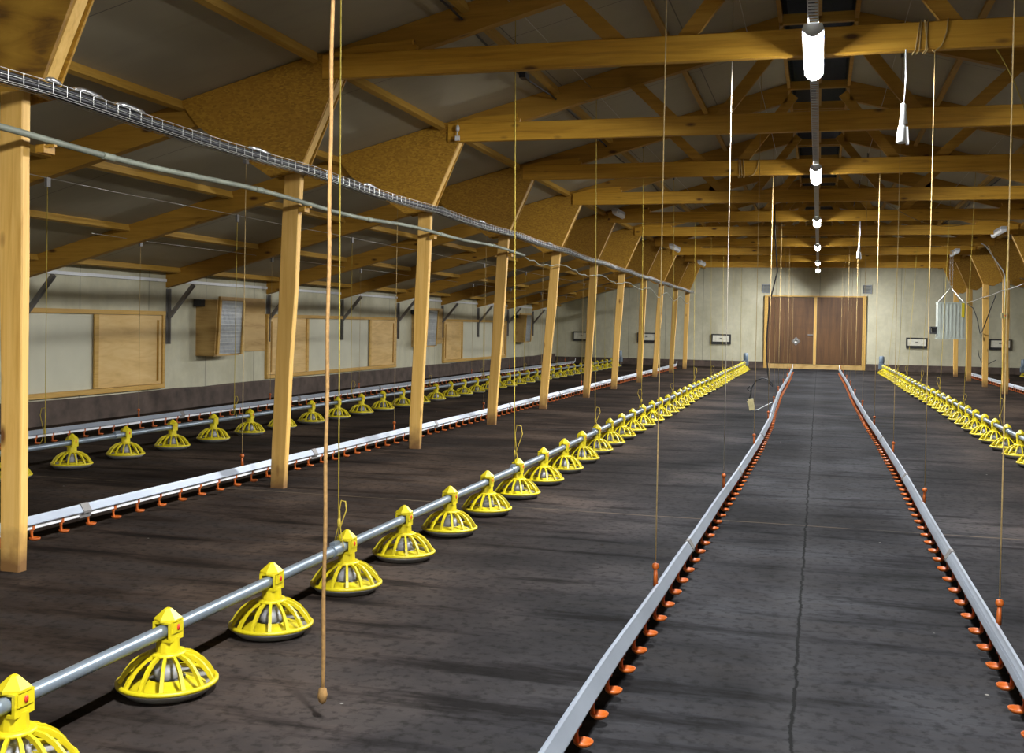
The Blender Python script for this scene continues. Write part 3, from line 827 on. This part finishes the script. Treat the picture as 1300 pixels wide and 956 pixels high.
for key, D in DL.items():
    for i, hy in enumerate(D['hang']):
        if hy > D['y1']: continue
        x = interp(D['tab'], hy) - D['sgn']*.012
        m_ = 'rope_t' if (key == 'A' and i != 1) else mt[key]
        rope(x, zt[key], x, .258, hy, .0026 if key in 'AB' else .0024, m_, 'thin hoist cord of the drinker line %s, %s from the camera' % (D['lab'], nth(i+1)), 'cords of the drinker line ' + D['lab'])
for nm, x, z, y0, y1 in (('left aisle feeder', -2.12, 3.50, 4.6, 33.5), ('right aisle feeder', 1.99, 3.50, 8, 33.5), ('drinker line beside the left posts', -4.10, 2.475, 4.6, 32), ('outer left feeder', -5.9, 2.345, 7, 33), ('drinker line along the left wall', -7.15, 2.10, 9.5, 33), ('drinker line left of the aisle', -.64, 3.765, 4.5, 33), ('drinker line right of the aisle', .62, 3.765, 4.4, 33)):
    cnt = 24
    pts = [(x, y0+(y1-y0)*i/cnt, z - .012*math.sin(PI*((i*3) % 8)/8)) for i in range(cnt+1)]
    solo('winch_cable', MB().tube(pts, .003, 5), M['wire'], 'thin steel winch cable under the roof above the ' + nm, 'cable', (x, y0, z), 'winch cables', world=True)
# thick brown rope hanging close to the camera
tt = thing('hanging_rope', 'thick brown twisted rope hanging free close to the camera', 'rope', (-1.47, 3.1, .08))
pts = [(.0015*math.sin(i*.9), 0, i*.06) for i in range(62)]
part('cord', MB().tube(pts, .0065, 8), M['rope_b'], tt)
part('end_knot', MB().lathe([(0,-.03),(.012,-.02),(.016,0),(.012,.02),(0,.03)], 10), M['rope_b'], tt)

# ------------------------------------------------------------------ tray, conduit, cables on the left posts
TX = -3.595
def sag(y):
    u = ((y - Y0) % SP)/SP
    return -.02*math.sin(PI*u)
def tz(y): return 2.315 - max(0, y-14)*.0035 + sag(y)
t = thing('cable_tray', 'wire basket cable tray fixed along the inner faces of the left posts', 'cable tray', (TX, 3.6, 2.3))
ys = [3.6 + .4*i for i in range(73)]
b = MB()
for dx, dz in ((-.05,0),(-.017,0),(.017,0),(.05,0),(.05,.027),(.05,.054),(-.05,.027),(-.05,.054)):
    b.tube([(TX+dx, y, tz(y)+dz) for y in ys], .0017, 4, caps=False)
y = 3.62
while y < 32.3:
    z = tz(y)
    b.tube([(TX-.05, y, z+.054), (TX-.05, y, z), (TX+.05, y, z), (TX+.05, y, z+.054)], .0017, 4, caps=False, smooth=False)
    y += .1
part('wire_basket', b.shift((TX, 3.6, 2.3)), M['tray_wire'], t)
rn = random.Random(5)
for i, (dx, dz, r_) in enumerate(((-.031,.0195,.0135),(.0,.0195,.0135),(.031,.0195,.0135),(-.0155,.0445,.010),(.0155,.0445,.010))):
    ph = rn.uniform(0, 6)
    pts = [(TX+dx+.0015*math.sin(y*2.1+ph), y, tz(y)+dz+.0004*math.sin(y*3+ph)) for y in ys]
    solo('power_cable', MB().tube(pts, r_, 7), M['black'], ['black power cable lying at the wall side of the tray','black power cable lying in the middle of the tray','black power cable lying at the aisle side of the tray','thinner black cable on top of the tray, wall side','thinner black cable on top of the tray, aisle side'][i], 'cable', (TX, 3.6, 2.3), 'cables in the tray', world=True)
for i, (y, ln) in enumerate(((4.42,.10),(4.62,.22),(4.95,.25),(6.35,.28),(8.2,.25),(11.3,.25),(14.4,.3))):
    z = tz(y)
    w = MB().tube([(TX+.01, y, z+.068), (TX+.012, y+ln*.3, z+.073), (TX+.008, y+ln*.7, z+.070), (TX+.01, y+ln, z+.068)], [.010,.016,.015,.009], 7)
    solo('tape_wrap', w, M['foil'], 'crumpled silver tape wrap on the cable tray, %s from the camera' % nth(i+1), 'tape', (TX, y, z), 'silver wraps on the tray', world=True)
# rigid conduit, then a sagging grey cable
CX = -3.625
cy = [3.9 + .35*i for i in range(28)]
cz = lambda y: 2.105 + (.03 if y > 8.5 else 0)*min(1, (y-8.5)/2) - .012*math.sin((y-Y0)/SP*2*PI)
t = thing('conduit_pipe', 'grey green rigid conduit clipped across the nearest left posts', 'conduit', (CX, 3.9, 2.1))
part('pipe', MB().tube([(CX, y, cz(y)) for y in cy], .0165, 12).shift((CX, 3.9, 2.1)), M['conduit'], t)
for y in (4.95, 6.55, 8.4, 10.2, 12.0):
    part('sleeve', MB().tube([(CX, y-.05, cz(y)), (CX, y-.03, cz(y)), (CX, y+.03, cz(y)), (CX, y+.05, cz(y))], .0195, 12).shift((CX, 3.9, 2.1)), M['conduit'], t)
for k in range(0, 4):
    y = YK(k)+.04
    part('clip', MB().box((-3.685, y-.04, cz(y)-.06), (CX-.012, y+.04, cz(y)-.02)).box((CX-.02, y-.012, cz(y)-.03), (CX+.022, y+.012, cz(y)-.018)).shift((CX, 3.9, 2.1)), M['rafter'], t, 'small wooden support cleat')
pts = []
yy = cy[-1]
while yy < 32:
    u = ((yy-Y0) % SP)/SP
    base = 2.135 - .004*(yy-13)
    dip = (.05 if yy < 24 else .16)*math.sin(PI*u)**2 + (.04*abs(math.sin(yy*5)) if yy < 24 else 0)*math.sin(PI*u)
    pts.append((CX+.01, yy, base-dip)); yy += .23
solo('sagging_cable', MB().tube(pts, .0075, 8), M['conduit'], 'grey cable sagging from post to post along the far left posts', 'cable', pts[0], world=True)
# black cable under the left roof slope
pts = [(-2.47 + .03*math.sin(y*1.3), y, 3.40 - .03*abs(math.sin((y-Y0)/SP*PI))) for y in [5.5 + .4*i for i in range(40)]]
t = thing('roof_cable', 'black cable strung under the left roof slope above the chords', 'cable', pts[0])
part('cable', MB().tube(pts, .009, 8).shift(pts[0]), M['black'], t)
for y in (8.9, 14.2):
    part('junction', MB().box((-.025, y-5.5-.06, -.05), (.03, y-5.5+.06, -.005)), M['black'], t)
pts = [(2.34 + .03*math.sin(y*1.3), y, 3.40 - .04*abs(math.sin((y-Y0)/SP*PI))) for y in [10 + .4*i for i in range(50)]]
solo('roof_cable', MB().tube(pts, .009, 8), M['black'], 'black cable strung under the right roof slope', 'cable', pts[0], world=True)

# ------------------------------------------------------------------ cords and fittings on the chords
def hanging_socket(x, y, ztop, zbot, label):
    t = thing('hanging_socket', label, 'socket', (x, y, ztop), 'white sockets hanging from the chords')
    h = zbot - ztop
    part('flex', MB().tube([(0,0,0), (.004,0,h*.3), (-.006,0,h*.6), (-.006,0,h+.24)], .006, 7), M['white'], t)
    part('plug', MB().tube([(-.006,0,h+.25),(-.008,0,h+.24),(-.006,0,h+.20),(-.006,.0,h+.12),(-.005,.0,h+.115)], [.008,.018,.016,.027,.02], 10), M['white'], t)
    part('socket_body', MB().tube([(-.01,0,h+.115),(-.012,0,h+.10),(-.016,0,h+.01),(-.016,0,h)], [.018,.025,.033,.026], 10).bar((.012,-.005,h+.10),(.02,-.005,h-.01),.022,.018), M['white'], t)
hanging_socket(.485, 7.215, 3.004, 2.42, 'white plug and socket hanging on a short flex from the nearest chord')
hanging_socket(.60, 18.39, 3.004, 2.40, 'small white plug and socket hanging from the fifth chord in view')
def wraps(x, y, w, label, nloop=4):
    t = MB(); rr = random.Random(int(x*100))
    for i in range(nloop):
        a = x + w*i/nloop + rr.uniform(-.01,.01); s = rr.uniform(-.05,.03)
        t.tube([(a+s, y+.075, 3.17), (a+s, y+.075, 3.19), (a+s, y-.006, 3.188), (a+s*.5, y-.006, 3.10), (a, y-.006, 3.0), (a-.015, y+.01, 2.985), (a-.01, y+.076, 2.992), (a+s, y+.076, 3.17)], .0045, 6)
    t.tube([(x+w, y-.008, 3.0), (x+w*1.1, y-.012, 2.985), (x+w*1.6, y-.008, 3.02), (x+w*1.9, y-.007, 3.1), (x+w*2.0, y-.007, 3.187), (x+w*2.0, y+.07, 3.187)], .0045, 6)
    solo('rope_coil', t, M['rope_t'], label, 'rope', (x, y, 3.1), 'rope wound round the chords', world=True)
wraps(.55, YK(1), .09, 'tan rope wound round the nearest chord to the right of the lamp')
wraps(-.93, YK(3), .11, 'tan rope wound round the third chord left of the lamp', 3)
t = thing('hanging_bulb_holder', 'small white bulb holder hanging on a cord before the left end of the second chord', 'bulb holder', (-3.40, 9.99, 3.4))
part('cord', MB().tube([(0,0,.0),(0,0,-.12),(.002,0,-.25)], .003, 6), M['rope_t'], t)
part('holder', MB().tube([(0,0,-.24),(0,0,-.26),(0,0,-.29),(0,0,-.30)], [.008,.018,.018,.010], 10).tube([(0,0,-.30),(-.006,0,-.33),(.004,0,-.345)], .005, 6), M['white'], t)
part('lower_clip', MB().box((-.022,-.012,-.39),(.022,.008,-.345)), M['white'], t)
solo('slack_cord', MB().tube([(.80+.12*i, 15.5+.3*i, 2.99 - .14*math.sin(PI*i/12)) for i in range(13)], .005, 6), M['rope_t'], 'slack tan cord looping between chords right of the lamps', 'cord', (1.5, 17, 2.9), world=True)
solo('slack_cord', MB().tube([(1.02+.06*i, 7.31+.25*i, 3.0+.02*i-.002*i*i) for i in range(12)], .0045, 6), M['rope_y'], 'yellow cord running back from the nearest chord to the right roof slope', 'cord', (1.02, 7.3, 3.0), world=True)


# black hanging flex with a socket box by the left drinker line
KX, KY = .97, 15.8
def K(x, z): return (x*KX, KY, 1.25+(z-1.25)*KX)
fl = [K(x, z) for x, z in ((-.66,3.05),(-.646,2.59),(-.602,2.08),(-.653,1.85),(-.704,1.62),(-.729,1.21),(-.734,.87),(-.705,.58),(-.68,.444),(-.634,.399),(-.647,.456),(-.692,.50),(-.783,.521),(-.872,.484),(-.926,.39),(-.955,.32),(-.994,.353),(-.961,.40),(-.937,.343),(-.946,.26),(-.962,.215))]
t = thing('hanging_extension_lead', 'black flex hanging in a loop with a cream socket box beside the left drinker line', 'extension lead', (-.63, KY, 3.0))
part('flex', MB().tube(fl, .0095, 8).shift((-.63, KY, 3.0)), M['black'], t)
a = K(-.95,.215); b_ = K(-.92,.05)
part('socket_box', MB().bar(a, b_, .075, .06, (0,1,0)).bar((a[0]-.02,a[1]-.034,a[2]-.03),(a[0]+.0,a[1]-.034,a[2]-.09),.05,.01,(0,1,0)).shift((-.63, KY, 3.0)), M['cream'], t, 'cream socket box')
c_ = K(-.84, .06)
part('tail', MB().tube([b_, (b_[0]+.04, KY, b_[2]+.0), c_, (-.62, KY+.1, .20)], .004, 7).shift((-.63, KY, 3.0)), M['white'], t, 'pale tail of the lead')

# suspended heater box right of the aisle
HX, HY, HZ = 2.72, 25.0, 1.09
t = thing('heater_box', 'galvanised heater box hanging on chains beside the right posts', 'heater', (HX, HY, HZ))
cs = MB().box((-.27,-.01,.0),(.27,.42,.78))
part('casing', cs, M['heater'], t)
rb = MB()
for i in range(7):
    x = -.225 + .075*i
    rb.bar((x,-.0132,.03),(x,-.0132,.75),.03,.006,(0,1,0))
rb.box((-.28,-.02,.76),(.28,.43,.785)).box((-.28,-.02,-.005),(.28,.43,.02))
part('ribs', rb, M['heater'], t)
part('outlet_box', MB().box((-.40,.05,.10),(-.27,.25,.13)).box((-.40,.05,.23),(-.27,.25,.26)).box((-.41,.05,.10),(-.39,.25,.26)).box((-.37,.10,.13),(-.27,.20,.23)), M['blackpl'], t, 'dark burner outlet')
part('warning_tag', MB().box((.20,-.035,.46),(.255,-.023,.77)), M['yellow'], t, 'yellow tag')
ch = MB()
for sx in (-.25,.25):
    ch.bar((sx,.02,.78),(.0+sx*.06,.2,1.09),.012,.012).bar((sx,.38,.78),(.0+sx*.06,.2,1.09),.012,.012)
for sx in (-.025,.025):
    for j in range(24):
        z = 1.09 + j*.0345
        if j % 2: ch.bar((sx-.01,.2,z),(sx-.01,.2,z+.036),.006,.006).bar((sx+.01,.2,z),(sx+.01,.2,z+.036),.006,.006)
        else: ch.bar((sx,.19,z),(sx,.19,z+.036),.006,.006).bar((sx,.21,z),(sx,.21,z+.036),.006,.006)
part('chain', ch, M['wire'], t)

# services on the right posts
pts = []
y = 21.5
while y < 32:
    u = ((y-Y0) % SP)/SP
    pts.append((3.545, y, 2.135 - (y-22)*.021 - .02*math.sin(PI*u))); y += .35
solo('post_conduit', MB().tube(pts, .009, 8), M['wire'], 'thin pale conduit strung along the right posts', 'conduit', pts[0], world=True)
t = thing('post_switch', 'cream switch box with a red knob on a right post, white conduit above', 'switch', (3.60, 23.88, 1.53))
part('switch_box', MB().box((-.06,-.02,0),(.06,.05,.11)), M['cream'], t)
kn = MB().lathe([(0,0),(.022,0),(.02,.02),(0,.022)], 12); kn.v = [(p[0]+.01, -.02-p[2], p[1]+.055) for p in kn.v]
part('switch_knob', kn, M['red'], t, 'red knob')
part('conduit', MB().tube([(0,.02,.11),(0,.02,.55),(-.01,.02,.86),(-.04,.02,.96),(-.38,.02,1.47),(-.46,.02,1.52)], .011, 8), M['white'], t, 'white conduit')
sw = lambda pts: MB().tube([Vector(p) for p in pts], .011, 8)
solo('drooping_hose', sw([(3.30,27.2,1.90),(3.42,27.15,1.80),(3.50,27.05,1.55),(3.53,26.95,1.33),(3.535,26.8,1.22),(3.535,26.5,1.25),(3.535,26.0,1.45),(3.535,25.3,1.75),(3.535,24.6,2.03)]), M['black'], 'black hose drooping between the right posts', 'hose', (3.6,27,1.2), world=True)
t = thing('hanging_valve', 'small dark valve on the fourth from last right post', 'valve', (3.545, 26.70, 1.10))
part('valve_body', MB().tube([(0,0,.0),(0,0,.03),(0,0,.09),(0,0,.11)], [.006,.012,.012,.006], 10), M['blackpl'], t)
part('valve_lever', MB().bar((0,-.02,.06),(.0,-.03,-.02),.012,.02), M['cream'], t)
solo('wall_hose', sw([(4.6,35.22,.72),(4.62,35.2,.55),(4.7,35.2,.35),(4.9,35.2,.30),(5.1,35.2,.42)]), M['blackpl'], 'thin dark hose looping below the air inlet flap at the right', 'hose', (4.7,35.2,.3), world=True)

# ------------------------------------------------------------------ camera, world, view
F_, YAW, PIT, ROL, H = 1381.115, .27493, -.01612, .01721, 1.25
cam = bpy.data.cameras.new('camera'); co = bpy.data.objects.new('camera', cam); COL.objects.link(co)
R = Vector((math.cos(YAW), math.sin(YAW), 0)); D0 = Vector((-math.sin(YAW), math.cos(YAW), 0)); U0 = Vector((0,0,1))
Dv = D0*math.cos(PIT) + U0*math.sin(PIT); Uv = -D0*math.sin(PIT) + U0*math.cos(PIT)
ex = R*math.cos(ROL) + Uv*math.sin(ROL); ey = -R*math.sin(ROL) + Uv*math.cos(ROL)
m = Matrix((ex, ey, -Dv)).transposed().to_4x4(); m.translation = Vector((0,0,H))
co.matrix_world = m
cam.sensor_fit = 'HORIZONTAL'; cam.sensor_width = 36.0; cam.lens = F_*36/1300
cam.shift_x = 0; cam.shift_y = -44.5/1300
cam.clip_start = .05; cam.clip_end = 200
SC.camera = co
w = bpy.data.worlds.new('world'); SC.world = w; w.use_nodes = True
w.node_tree.nodes['Background'].inputs[0].default_value = (0,0,0,1)
w.node_tree.nodes['Background'].inputs[1].default_value = 0
vs = SC.view_settings
vs.view_transform = 'Standard'; vs.look = 'None'; vs.gamma = 1; vs.use_curve_mapping = False
vs.exposure = 0.0
try: SC.cycles.use_denoising = True
except Exception: pass
